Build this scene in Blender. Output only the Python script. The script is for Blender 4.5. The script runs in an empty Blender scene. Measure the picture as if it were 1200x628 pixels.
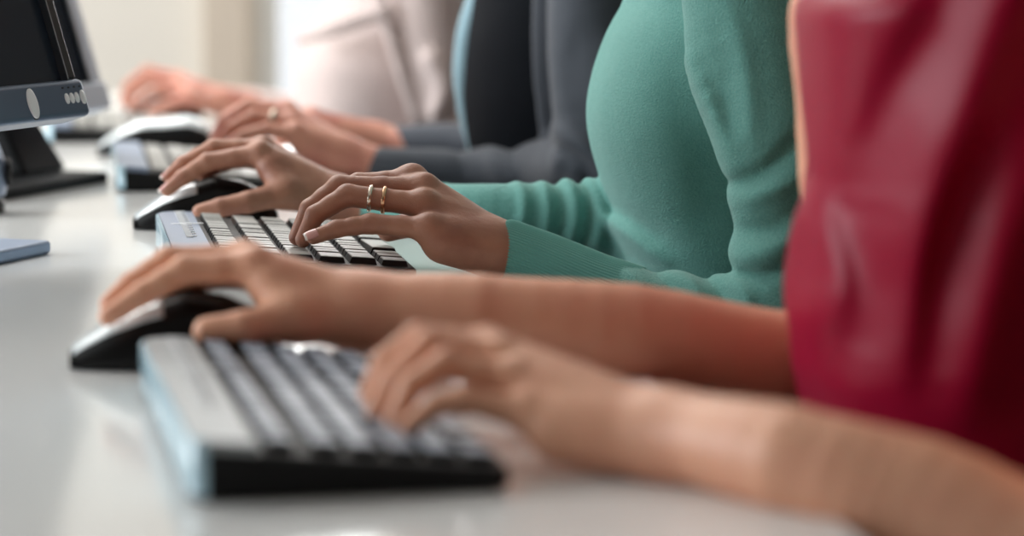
import bpy, math, random
import numpy as np
from mathutils import Vector, Matrix
random.seed(7)

# ------------------------------------------------------------------ camera
W_, H_ = 1200.0, 628.0
FPX = 3270.0
DESK = 0.75
CAMH = 0.305
YAW = math.radians(9.0)
PITCH = math.atan((H_ / 2 + 80) / FPX)
CAM = Vector((0.0, 0.0, DESK + CAMH))
FH = Vector((math.sin(YAW), math.cos(YAW), 0))
RT = Vector((math.cos(YAW), -math.sin(YAW), 0))
UP = Vector((0, 0, 1))
F = (FH * math.cos(PITCH) - UP * math.sin(PITCH))
U = (UP * math.cos(PITCH) + FH * math.sin(PITCH))
cam_d = bpy.data.cameras.new('camera')
cam = bpy.data.objects.new('camera', cam_d)
bpy.context.scene.collection.objects.link(cam)
cam_d.sensor_width = 36.0
cam_d.lens = FPX / W_ * 36.0
cam_d.clip_end = 60
cam_d.dof.use_dof = True
cam_d.dof.focus_distance = 2.50
cam_d.dof.aperture_fstop = 3.1
rot = Matrix((RT, U, -F)).transposed()
cam.matrix_world = Matrix.Translation(CAM) @ rot.to_4x4()
bpy.context.scene.camera = cam


def P(px, py, d):
    """the point of the place at distance d along the view that the camera sees there"""
    return CAM + F * d + RT * ((px - W_ / 2) * d / FPX) - U * ((py - H_ / 2) * d / FPX)


def D(px, py, h=0.0):
    """the point at height h above the desk"""
    r = F + RT * ((px - W_ / 2) / FPX) - U * ((py - H_ / 2) / FPX)
    t = (DESK + h - CAM.z) / r.z
    return CAM + r * t


# ------------------------------------------------------------------ light
sc = bpy.context.scene
sc.view_settings.view_transform = 'Standard'
sc.view_settings.look = 'None'
sc.view_settings.gamma = 1
sc.view_settings.exposure = 0.24
sc.view_settings.use_curve_mapping = False
wd = bpy.data.worlds.new('world'); sc.world = wd; wd.use_nodes = True
wd.node_tree.nodes['Background'].inputs[0].default_value = (0.93, 0.965, 1.0, 1)
wd.node_tree.nodes['Background'].inputs[1].default_value = 1.0


def area(name, loc, target, sx, sy, power, col):
    l = bpy.data.lights.new(name, 'AREA'); l.shape = 'RECTANGLE'; l.size = sx; l.size_y = sy
    l.energy = power; l.color = col
    o = bpy.data.objects.new(name, l); sc.collection.objects.link(o)
    o.location = loc
    o.rotation_euler = (Vector(target) - Vector(loc)).to_track_quat('-Z', 'Y').to_euler()
    return o


area('window_light', (1.47, 6.95, 1.6), (1.0, 2.5, 1.0), 2.2, 2.2, 80, (1.0, 0.985, 0.96))
area('side_window_light', (-3.4, 3.3, 1.9), (0.2, 2.8, 0.8), 3.4, 1.6, 150, (0.88, 0.95, 1.0))
area('ceiling_panel_light', (-0.3, 4.1, 2.85), (0.1, 3.6, 0.7), 2.4, 2.8, 104, (1.0, 0.97, 0.93))

# ------------------------------------------------------------------ helpers
C = sc.collection


def lin(c):
    return tuple(((v / 255.0) / 12.92 if v / 255.0 <= 0.04045 else ((v / 255.0 + 0.055) / 1.055) ** 2.4) for v in c) + (1.0,)


def mat(name, rgb, rough=0.5, metal=0.0, spec=0.5, bump=None, var=None, sss=0, sheen=0, coat=0, aniso=None, alpha=1, trans=0):
    """bump=(scale, strength, distance); var=(scale, rgb2, lo, hi)"""
    m = bpy.data.materials.new(name); m.use_nodes = True
    nt = m.node_tree; b = nt.nodes['Principled BSDF']
    b.inputs['Base Color'].default_value = lin(rgb)
    b.inputs['Roughness'].default_value = rough
    b.inputs['Metallic'].default_value = metal
    b.inputs['Specular IOR Level'].default_value = spec
    b.inputs['Coat Weight'].default_value = coat
    b.inputs['Transmission Weight'].default_value = trans
    if sss:
        b.inputs['Subsurface Weight'].default_value = sss
        b.inputs['Subsurface Radius'].default_value = (1.0, 0.35, 0.2)
        b.inputs['Subsurface Scale'].default_value = 0.006
    if sheen:
        b.inputs['Sheen Weight'].default_value = sheen
        b.inputs['Sheen Roughness'].default_value = 0.45
    tc = nt.nodes.new('ShaderNodeTexCoord')
    if var:
        n = nt.nodes.new('ShaderNodeTexNoise'); n.inputs['Scale'].default_value = var[0]; n.inputs['Detail'].default_value = 4
        r = nt.nodes.new('ShaderNodeValToRGB')
        r.color_ramp.elements[0].position = var[2]; r.color_ramp.elements[1].position = var[3]
        r.color_ramp.elements[0].color = lin(rgb); r.color_ramp.elements[1].color = lin(var[1])
        nt.links.new(tc.outputs['Object'], n.inputs['Vector']); nt.links.new(n.outputs['Fac'], r.inputs[0])
        nt.links.new(r.outputs[0], b.inputs['Base Color'])
    if bump:
        last = None
        bl = bump if isinstance(bump, list) else [bump]
        for s, st, di in bl:
            n = nt.nodes.new('ShaderNodeTexNoise'); n.inputs['Scale'].default_value = s; n.inputs['Detail'].default_value = 3
            k = nt.nodes.new('ShaderNodeBump'); k.inputs['Strength'].default_value = st; k.inputs['Distance'].default_value = di
            nt.links.new(tc.outputs['Object'], n.inputs['Vector']); nt.links.new(n.outputs['Fac'], k.inputs['Height'])
            if last: nt.links.new(last.outputs[0], k.inputs['Normal'])
            last = k
        nt.links.new(last.outputs[0], b.inputs['Normal'])
    return m


def add_rib(m, normal, scale, dist):
    """knit ribs: fine waves whose lines run across `normal`"""
    nt = m.node_tree; b = nt.nodes['Principled BSDF']
    tc = nt.nodes.new('ShaderNodeTexCoord')
    dt = nt.nodes.new('ShaderNodeVectorMath'); dt.operation = 'DOT_PRODUCT'; dt.inputs[1].default_value = normal
    mu = nt.nodes.new('ShaderNodeMath'); mu.operation = 'MULTIPLY'; mu.inputs[1].default_value = scale
    si = nt.nodes.new('ShaderNodeMath'); si.operation = 'SINE'
    k = nt.nodes.new('ShaderNodeBump'); k.inputs['Strength'].default_value = 1; k.inputs['Distance'].default_value = dist
    nt.links.new(tc.outputs['Object'], dt.inputs[0]); nt.links.new(dt.outputs['Value'], mu.inputs[0])
    nt.links.new(mu.outputs[0], si.inputs[0]); nt.links.new(si.outputs[0], k.inputs['Height'])
    old = b.inputs['Normal'].links
    if old: nt.links.new(old[0].from_socket, k.inputs['Normal'])
    nt.links.new(k.outputs[0], b.inputs['Normal'])


def empty(name, loc, label, cat, group=None):
    o = bpy.data.objects.new(name, None); C.objects.link(o); o.location = loc
    o.empty_display_size = 0.05
    o['label'] = label; o['category'] = cat
    if group: o['group'] = group
    return o


def link(name, me, mats, parent=None, label=None, kind=None):
    o = bpy.data.objects.new(name, me); C.objects.link(o)
    for m in (mats if isinstance(mats, (list, tuple)) else [mats]):
        me.materials.append(m)
    if parent:
        o.parent = parent
        if parent.get('world_parts'): o.matrix_parent_inverse = Matrix.Translation(parent.location).inverted()
    if label: o['label'] = label
    if kind: o['kind'] = kind
    return o


class MB:
    def __init__(s): s.v = []; s.f = []; s.mi = []; s.cur = 0
    def add(s, vs, fs):
        n = len(s.v); s.v += [tuple(v) for v in vs]; s.f += [tuple(i + n for i in f) for f in fs]; s.mi += [s.cur] * len(fs); return s
    def box(s, lo, hi, M=None):
        x0, y0, z0 = lo; x1, y1, z1 = hi
        vs = [Vector(p) for p in ((x0, y0, z0), (x1, y0, z0), (x1, y1, z0), (x0, y1, z0), (x0, y0, z1), (x1, y0, z1), (x1, y1, z1), (x0, y1, z1))]
        if M: vs = [M @ v for v in vs]
        return s.add(vs, [(0, 3, 2, 1), (4, 5, 6, 7), (0, 1, 5, 4), (1, 2, 6, 5), (2, 3, 7, 6), (3, 0, 4, 7)])
    def prism(s, pts, a, b, plane='xy', M=None):
        """polygon pts extruded from a to b along the remaining axis"""
        def mk(p, c):
            v = {'xy': (p[0], p[1], c), 'xz': (p[0], c, p[1]), 'yz': (c, p[0], p[1])}[plane]
            v = Vector(v); return M @ v if M else v
        n = len(pts)
        vs = [mk(p, a) for p in pts] + [mk(p, b) for p in pts]
        return s.add(vs, [tuple(range(n))[::-1], tuple(range(n, 2 * n))] + [(i, (i + 1) % n, n + (i + 1) % n, n + i) for i in range(n)])
    def lathe(s, prof, n=32, M=None, ax=(1, 1)):
        vs = []; fs = []
        for r, z in prof:
            for i in range(n):
                a = 2 * math.pi * i / n; v = Vector((r * ax[0] * math.cos(a), r * ax[1] * math.sin(a), z)); vs.append(M @ v if M else v)
        for j in range(len(prof) - 1):
            for i in range(n):
                fs.append((j * n + i, j * n + (i + 1) % n, (j + 1) * n + (i + 1) % n, (j + 1) * n + i))
        fs.append(tuple(range(n))[::-1]); fs.append(tuple(range((len(prof) - 1) * n, len(prof) * n)))
        return s.add(vs, fs)
    def mesh(s, name, smooth=False):
        me = bpy.data.meshes.new(name); me.from_pydata(s.v, [], s.f)
        for p, i in zip(me.polygons, s.mi): p.material_index = i; p.use_smooth = smooth
        me.update(); return me
    def build(s, name, mats, parent=None, smooth=False, bevel=0, seg=3, label=None, kind=None, M=None):
        o = link(name, s.mesh(name, smooth or bevel > 0), mats, parent, label, kind)
        if M: o.matrix_local = M
        if bevel:
            b = o.modifiers.new('bevel', 'BEVEL'); b.width = bevel; b.segments = seg; b.limit_method = 'ANGLE'; b.angle_limit = math.radians(35)
            b.harden_normals = True
        return o


# ------------------------------------------------------------------ implicit surfaces
def cone(a, b, ra, rb):
    a = np.array(a, np.float32); b = np.array(b, np.float32)
    ba = b - a; L = float(ba @ ba) + 1e-12
    def f(p):
        pa = p - a; h = np.clip(pa @ ba / L, 0, 1)
        return np.linalg.norm(pa - h[:, None] * ba, axis=1) - (ra + (rb - ra) * h)
    return f


def ell(c, r, R=None):
    c = np.array(c, np.float32); r = np.array(r, np.float32)
    Rm = None if R is None else np.array(R, np.float32)
    def f(p):
        q = p - c
        if Rm is not None: q = q @ Rm
        k0 = np.linalg.norm(q / r, axis=1); k1 = np.linalg.norm(q / (r * r), axis=1) + 1e-9
        return k0 * (k0 - 1) / k1
    return f


def smin(a, b, k):
    h = np.maximum(k - np.abs(a - b), 0) / k
    return np.minimum(a, b) - h * h * k * 0.25


def union(fs, k):
    def f(p):
        d = fs[0](p)
        for g in fs[1:]: d = smin(d, g(p), k)
        return d
    return f


def chain(pts, rs):
    return [cone(pts[i], pts[i + 1], rs[i], rs[i + 1]) for i in range(len(pts) - 1)]


def resample(pts, rs, n=5):
    p = np.array([tuple(q) for q in pts], float); r = np.array(rs, float); o = []; ro = []
    N = len(p)
    if N < 3: return [tuple(q) for q in p], list(r)
    for i in range(N - 1):
        p0, p1, p2, p3 = p[max(i - 1, 0)], p[i], p[i + 1], p[min(i + 2, N - 1)]
        for k in range(n):
            t = k / n
            o.append(tuple(.5 * (2 * p1 + (p2 - p0) * t + (2 * p0 - 5 * p1 + 4 * p2 - p3) * t * t + (3 * p1 - p0 - 3 * p2 + p3) * t ** 3)))
            ro.append(r[i] + (r[i + 1] - r[i]) * (t * t * (3 - 2 * t) * .5 + t * .5))
    o.append(tuple(p[-1])); ro.append(r[-1])
    return o, ro


def polytube(pts, rs, k=0.01):
    p, r = resample(pts, rs)
    return union(chain(p, r), 0.0008)


def fold2d(lines, dist):
    """ridges (+) and creases (-) of cloth: lines of (px, py) seen at `dist`, height and softness in metres"""
    segs = []
    for pts, A, sg in lines:
        q = [P(a, b, dist) for a, b in pts]
        q3, _ = resample(q, [1] * len(q), 4)
        segs.append((np.array([(v[0], v[2]) for v in q3]), A, sg))
    def f(p):
        out = np.zeros(len(p), np.float32); u = p[:, [0, 2]]
        for q, A, sg in segs:
            lo = q.min(0) - 3 * sg; hi = q.max(0) + 3 * sg
            m = np.where(((u > lo) & (u < hi)).all(1))[0]
            if not len(m): continue
            w = u[m]; best = np.full(len(m), 9., np.float32); tb = np.zeros(len(m), np.float32)
            for i in range(len(q) - 1):
                a, b = q[i], q[i + 1]; ba = b - a; pa = w - a
                h = np.clip(pa @ ba / (ba @ ba + 1e-12), 0, 1); dd = np.linalg.norm(pa - h[:, None] * ba, axis=1)
                k = dd < best; best = np.where(k, dd, best); tb = np.where(k, (i + h) / (len(q) - 1), tb)
            out[m] += A * np.exp(-(best / sg) ** 2) * np.sin(np.pi * np.clip(tb * .86 + .07, 0, 1)) ** .6
        return out
    return f


def torso_f(prof, yc, dz=0.03):
    """prof rows: (z, x_front, x_back, half width)"""
    a = np.array(sorted(prof), np.float64)
    zz = np.linspace(a[0, 0], a[-1, 0], 300)
    cols = []
    for i in (1, 2, 3):
        v = np.interp(zz, a[:, 0], a[:, i]); ker = np.ones(13) / 13
        vp = np.pad(v, 6, mode='edge'); cols.append(np.convolve(vp, ker, 'valid'))
    xf, xb, hw = cols
    z0, z1 = a[0, 0], a[-1, 0]
    def f(p):
        z = p[:, 2]
        f_, b_, w_ = np.interp(z, zz, xf), np.interp(z, zz, xb), np.interp(z, zz, hw)
        cx = (f_ + b_) / 2; rx = (b_ - f_) / 2
        q = (np.abs((p[:, 0] - cx) / rx) ** 2.3 + np.abs((p[:, 1] - yc) / w_) ** 2.3) ** (1 / 2.3)
        d = (q - 1) * np.minimum(rx, w_)
        return np.maximum(d, np.maximum(z0 - z, z - z1)).astype(np.float32)
    return f


def surface(f, lo, hi, h, safety=1.6):
    """vectorised surface nets over the box lo..hi with cells of h"""
    B = 8
    lo = np.array(lo, np.float32); hi = np.array(hi, np.float32)
    nb = np.ceil((hi - lo) / (h * B)).astype(int)
    N = nb * B
    cc = np.stack(np.meshgrid(*[lo[i] + (np.arange(nb[i]) + 0.5) * B * h - h / 2 for i in range(3)], indexing='ij'), -1).reshape(-1, 3).astype(np.float32)
    dc = np.concatenate([f(cc[i:i + 200000]) for i in range(0, len(cc), 200000)])
    G = np.repeat(np.repeat(np.repeat(np.where(dc < 0, -1, 1).astype(np.float32).reshape(nb), B, 0), B, 1), B, 2)
    act = np.argwhere(np.abs(dc.reshape(nb)) < B * h * 0.87 * safety)
    o = np.stack(np.meshgrid(*[np.arange(B)] * 3, indexing='ij'), -1).reshape(-1, 3)
    for s in range(0, len(act), 400):
        idx = (act[s:s + 400, None, :] * B + o[None]).reshape(-1, 3)
        G[idx[:, 0], idx[:, 1], idx[:, 2]] = f((lo + idx * h).astype(np.float32))
    G[:2], G[-2:], G[:, :2], G[:, -2:], G[:, :, :2], G[:, :, -2:] = 1, 1, 1, 1, 1, 1
    S = G < 0
    cnt = np.zeros(N - 1, np.int8)
    offs = [(i, j, k) for i in (0, 1) for j in (0, 1) for k in (0, 1)]
    for i, j, k in offs:
        cnt += S[i:N[0] - 1 + i, j:N[1] - 1 + j, k:N[2] - 1 + k]
    cells = np.argwhere((cnt > 0) & (cnt < 8))
    vid = -np.ones(N - 1, np.int64); vid[cells[:, 0], cells[:, 1], cells[:, 2]] = np.arange(len(cells))
    val = np.stack([G[cells[:, 0] + i, cells[:, 1] + j, cells[:, 2] + k] for i, j, k in offs], 1)
    acc = np.zeros((len(cells), 3)); n = np.zeros(len(cells))
    oa = np.array(offs, float)
    for a in range(8):
        for b in range(a + 1, 8):
            if np.abs(oa[a] - oa[b]).sum() != 1: continue
            va, vb = val[:, a], val[:, b]; m = (va < 0) != (vb < 0)
            t = np.where(m, va / np.where(m, va - vb, 1), 0)
            acc += np.where(m[:, None], oa[a] + t[:, None] * (oa[b] - oa[a]), 0); n += m
    V = lo + (cells + acc / n[:, None]) * h
    quads = []
    for ax in range(3):
        u, v = (ax + 1) % 3, (ax + 2) % 3
        sl = [slice(1, N[i] - 1) for i in range(3)]; s2 = list(sl); s2[ax] = slice(2, N[ax])
        a = S[tuple(sl)]; b = S[tuple(s2)]
        e = np.argwhere(a != b) + 1
        flip = S[e[:, 0], e[:, 1], e[:, 2]]
        def cv(du, dv):
            q = e.copy(); q[:, u] += du; q[:, v] += dv; return vid[q[:, 0], q[:, 1], q[:, 2]]
        Q = np.stack([cv(-1, -1), cv(0, -1), cv(0, 0), cv(-1, 0)], 1)
        Q[~flip] = Q[~flip][:, ::-1]
        quads.append(Q)
    Q = np.concatenate(quads); Q = Q[(Q >= 0).all(1)]
    used = np.unique(Q); mp = np.zeros(len(V), np.int64); mp[used] = np.arange(len(used))
    return V[used], mp[Q]


def mesh_np(name, parts, smooth=2):
    vs = []; qs = []; n = 0
    for V, Q in parts:
        for _ in range(smooth):
            acc = np.zeros_like(V); c = np.zeros(len(V))
            for a in range(4):
                b = (a + 1) % 4
                np.add.at(acc, Q[:, a], V[Q[:, b]]); np.add.at(acc, Q[:, b], V[Q[:, a]])
                np.add.at(c, Q[:, a], 1); np.add.at(c, Q[:, b], 1)
            V = V * 0.5 + 0.5 * acc / np.maximum(c, 1)[:, None]
        vs.append(V); qs.append(Q + n); n += len(V)
    V = np.concatenate(vs); Q = np.concatenate(qs)
    me = bpy.data.meshes.new(name)
    me.vertices.add(len(V)); me.vertices.foreach_set('co', V.astype(np.float32).ravel())
    me.loops.add(len(Q) * 4); me.loops.foreach_set('vertex_index', Q.astype(np.int32).ravel())
    me.polygons.add(len(Q)); me.polygons.foreach_set('loop_start', (np.arange(len(Q)) * 4).astype(np.int32))
    me.polygons.foreach_set('loop_total', np.full(len(Q), 4, np.int32))
    me.polygons.foreach_set('use_smooth', np.ones(len(Q), bool))
    me.update(calc_edges=True); me.validate()
    return me


def bounds(pts, pad):
    a = np.array([tuple(p) for p in pts]); return a.min(0) - pad, a.max(0) + pad


# ------------------------------------------------------------------ materials
M_desk = mat('white gloss laminate', (232, 232, 230), 0.13, spec=0.4, coat=0.0, bump=(3, 0.02, 0.002))
M_edge = mat('desk edge band', (205, 205, 203), 0.4)
M_metal = mat('brushed steel', (150, 153, 158), 0.35, 1.0)
M_wall = mat('cream painted wall', (236, 230, 220), 0.9, bump=(60, 0.1, 0.002))
M_fillcut = mat('taupe fill-cutting wall', (112, 104, 98), 0.9)  # dark tone on unseen walls, chosen to cut bounced fill light
M_pier = mat('tan painted pier', (212, 198, 182), 0.9)
M_frame = mat('white window frame', (232, 232, 228), 0.5)
M_floor = mat('grey carpet', (120, 118, 116), 0.95, bump=(300, 0.5, 0.003), var=(80, (100, 99, 98), 0.4, 0.6))
M_ceil = mat('white ceiling tile', (235, 234, 230), 0.9, bump=(90, 0.2, 0.002))
M_black = mat('black plastic', (7, 7, 8), 0.34, spec=0.3)
M_blackm = mat('matt black plastic', (9, 9, 11), 0.6, spec=0.25)
M_keysheen = mat('grey painted key sheen', (168, 168, 164), 0.36, spec=0.5)  # window sheen on black keys, painted in as a pale top colour
M_keysheenb = mat('blue grey painted key sheen', (158, 170, 184), 0.36, spec=0.45)  # the same painted sheen, bluer, for the nearest keyboard
M_silver = mat('pale silver plastic', (134, 148, 170), 0.4, 0.3, spec=0.3)
M_nose = mat('bright silver plastic', (222, 228, 230), 0.24, 0.3)
M_strip = mat('light grey plastic', (172, 178, 180), 0.4, 0.1, spec=0.3)
M_case = mat('black keyboard case', (12, 12, 13), 0.5, spec=0.25)
M_ice = mat('pale ice blue plastic', (178, 208, 220), 0.2, 0.0, coat=0.4)
M_mark = mat('white printed marks', (235, 238, 240), 0.5)
M_bezel = mat('slate blue monitor plastic', (84, 100, 122), 0.35, 0.3)
M_bezlite = mat('light silver monitor plastic', (205, 212, 224), 0.35, 0.2)
M_screen = mat('dark monitor glass', (22, 33, 46), 0.3, spec=0.2)
M_chrome = mat('polished button', (244, 246, 248), 0.3, 0.0)
M_gold = mat('gold ring', (222, 178, 140), 0.18, 1.0)
M_wgold = mat('pale gold ring', (228, 214, 196), 0.14, 1.0)
M_gem = mat('pale stone', (226, 222, 200), 0.1, 0.2)
M_nail = mat('pink nail', (214, 158, 150), 0.25, coat=0.3)
M_nailtip = mat('white nail tip', (238, 224, 214), 0.3)
M_glass = None

skin_bump = [(90, 0.25, 0.0015), (700, 0.25, 0.0004)]
M_skin1 = mat('peach skin', (228, 168, 136), 0.5, sss=0.12, var=(22, (222, 158, 128), 0.42, 0.68), bump=skin_bump)
M_skin2 = mat('brown skin', (176, 124, 100), 0.46, sss=0.10, var=(30, (158, 104, 84), 0.40, 0.68), bump=[(120, 0.4, 0.0015), (900, 0.45, 0.0005)])
M_skin3 = mat('rosy tan skin', (208, 146, 124), 0.5, sss=0.12, var=(24, (190, 120, 104), 0.42, 0.68), bump=skin_bump)
M_skin4 = mat('ruddy skin', (192, 136, 116), 0.5, sss=0.12, var=(24, (178, 112, 96), 0.42, 0.68), bump=skin_bump)
M_teal = mat('teal wool knit', (116, 176, 167), 0.9, sheen=0.35, spec=0.2, var=(520, (102, 162, 153), 0.35, 0.65), bump=[(14, 0.35, 0.01), (620, 1.0, 0.0016)])
M_cuff = mat('teal ribbed knit', (104, 166, 156), 0.9, sheen=0.3, spec=0.2, bump=[(1100, 0.6, 0.0008)])
M_satin = mat('crimson satin', (142, 0, 40), 0.38, spec=0.12, sheen=0.06, bump=[(5, 0.5, 0.02), (900, 0.08, 0.0004)])
M_satin.node_tree.nodes['Principled BSDF'].inputs['Sheen Tint'].default_value = lin((240, 120, 170))
M_blazer = mat('charcoal suiting', (76, 80, 88), 0.8, sheen=0.25, spec=0.25, bump=[(10, 0.4, 0.01), (800, 0.4, 0.0006)])
M_sleeve3 = mat('slate blue suiting', (84, 98, 112), 0.8, sheen=0.3, spec=0.25, bump=[(12, 0.4, 0.01), (800, 0.4, 0.0006)])
M_blouse3 = mat('black navy top', (15, 18, 24), 0.8, spec=0.12, bump=[(9, 0.4, 0.01)])
M_lapel = mat('pale blue lit front', (150, 186, 200), 0.7, sheen=0.3)  # window light on the far front edge, put into a pale blue colour
M_pink4 = mat('pale dusty pink knit', (200, 184, 180), 0.9, sheen=0.3, spec=0.2, bump=[(9, 0.4, 0.01), (600, 0.4, 0.001)])
M_trouser = mat('dark trousers', (40, 42, 50), 0.85)
M_hair = [mat('dark brown hair', (52, 34, 26), 0.45, bump=(120, 0.8, 0.004)), mat('black hair', (24, 20, 20), 0.4, bump=(120, 0.8, 0.004)),
          mat('chestnut hair', (92, 58, 38), 0.45, bump=(120, 0.8, 0.004)), mat('fair hair', (168, 132, 88), 0.5, bump=(120, 0.8, 0.004))]
M_chair = mat('black chair fabric', (34, 34, 38), 0.9, bump=(500, 0.4, 0.001))

# ------------------------------------------------------------------ room
X0, X1, Y0, Y1, ZC = -3.1, 2.9, -0.8, 6.6, 2.9


def struct(name, mb, m, bevel=0):
    return mb.build(name, m, kind='structure', bevel=bevel)


struct('floor', MB().box((X0, Y0, -0.05), (X1, Y1, 0)), M_floor)
struct('ceiling', MB().box((X0, Y0, ZC), (X1, Y1, ZC + 0.05)), M_ceil)
struct('wall_left', MB().box((X0 - 0.1, Y0, 0), (X0, Y1, 1.0)).box((X0 - 0.1, Y0, 2.5), (X0, Y1, ZC)).box((X0 - 0.1, Y0, 1.0), (X0, 1.6, 2.5)).box((X0 - 0.1, 5.0, 1.0), (X0, Y1, 2.5)), M_wall)
struct('wall_front_added', MB().box((X0 - 0.1, Y0 - 0.1, 0), (X1 + 0.1, Y0, ZC)), M_fillcut)  # unseen wall behind the camera, added to keep sky fill out
struct('wall_right', MB().box((X1, Y0, 0), (X1 + 0.1, Y1, ZC)), M_fillcut)
WX0, WX1, WZ0, WZ1 = 0.44, 2.5, 0.30, 2.45
struct('wall_back', MB().box((X0 - 0.1, Y1, 0), (WX0, Y1 + 0.12, ZC)).box((WX1, Y1, 0), (X1 + 0.1, Y1 + 0.12, ZC)).box((WX0, Y1, 0), (WX1, Y1 + 0.12, WZ0)).box((WX0, Y1, WZ1), (WX1, Y1 + 0.12, ZC)), M_wall)
struct('trim_1', MB().box((0.31, Y1 - 0.06, 0), (0.41, Y1, ZC)), M_pier, 0.004)


def window(name, lo, hi, axis, n):
    """frame and glass; axis 'x' = window lies along x"""
    w = MB(); t = 0.05
    (a0, z0), (a1, z1) = lo, hi
    c = Y1 + 0.05 if axis == 'x' else X0 - 0.05
    def bx(m, p0, p1, q0, q1, th):
        if axis == 'x': m.box((p0, c - th, q0), (p1, c + th, q1))
        else: m.box((c - th, p0, q0), (c + th, p1, q1))
    bx(w, a0, a1, z0, z0 + t, 0.03); bx(w, a0, a1, z1 - t, z1, 0.03)
    for i in range(n + 1):
        p = a0 + (a1 - a0 - t) * i / n
        bx(w, p, p + t, z0 + t, z1 - t, 0.03)
    o = w.build(name, M_frame, kind='structure')
    g = MB(); bx(g, a0 + t, a1 - t, z0 + t, z1 - t, 0.003)
    gm = bpy.data.materials.get('window glass')
    if not gm:
        gm = bpy.data.materials.new('window glass'); gm.use_nodes = True; nt = gm.node_tree
        nt.nodes.remove(nt.nodes['Principled BSDF'])
        tr = nt.nodes.new('ShaderNodeBsdfTransparent'); gl = nt.nodes.new('ShaderNodeBsdfGlossy'); mx = nt.nodes.new('ShaderNodeMixShader')
        gl.inputs['Roughness'].default_value = 0.02; mx.inputs[0].default_value = 0.06
        nt.links.new(tr.outputs[0], mx.inputs[1]); nt.links.new(gl.outputs[0], mx.inputs[2]); nt.links.new(mx.outputs[0], nt.nodes['Material Output'].inputs[0])
    g.build('window_glass', gm, o)


window('window_1', (WX0, WZ0), (WX1, WZ1), 'x', 2)
window('window_2', (1.6, 1.0), (5.0, 2.5), 'y', 3)

# ------------------------------------------------------------------ desk
DX0, DX1, DY0, DY1 = -0.62, 0.395, 0.85, 5.4
desk = empty('desk', (0, 3.1, 0), 'long white glossy shared desk running the length of the row', 'desk')
desk['world_parts'] = 1
MB().box((DX0, DY0, DESK - 0.03), (DX1, DY1, DESK)).build('desktop', M_desk, desk, bevel=0.004)
for lx in (DX0 + 0.06, DX1 - 0.12):
    for ly in (DY0 + 0.08, 3.1, DY1 - 0.14):
        MB().box((lx, ly, 0), (lx + 0.05, ly + 0.05, DESK - 0.03)).build('leg', M_metal, desk, bevel=0.003)
MB().box((DX0 + 0.08, DY0 + 0.1, DESK - 0.09), (DX0 + 0.1, DY1 - 0.1, DESK - 0.03)).build('rail', M_metal, desk)


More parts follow.
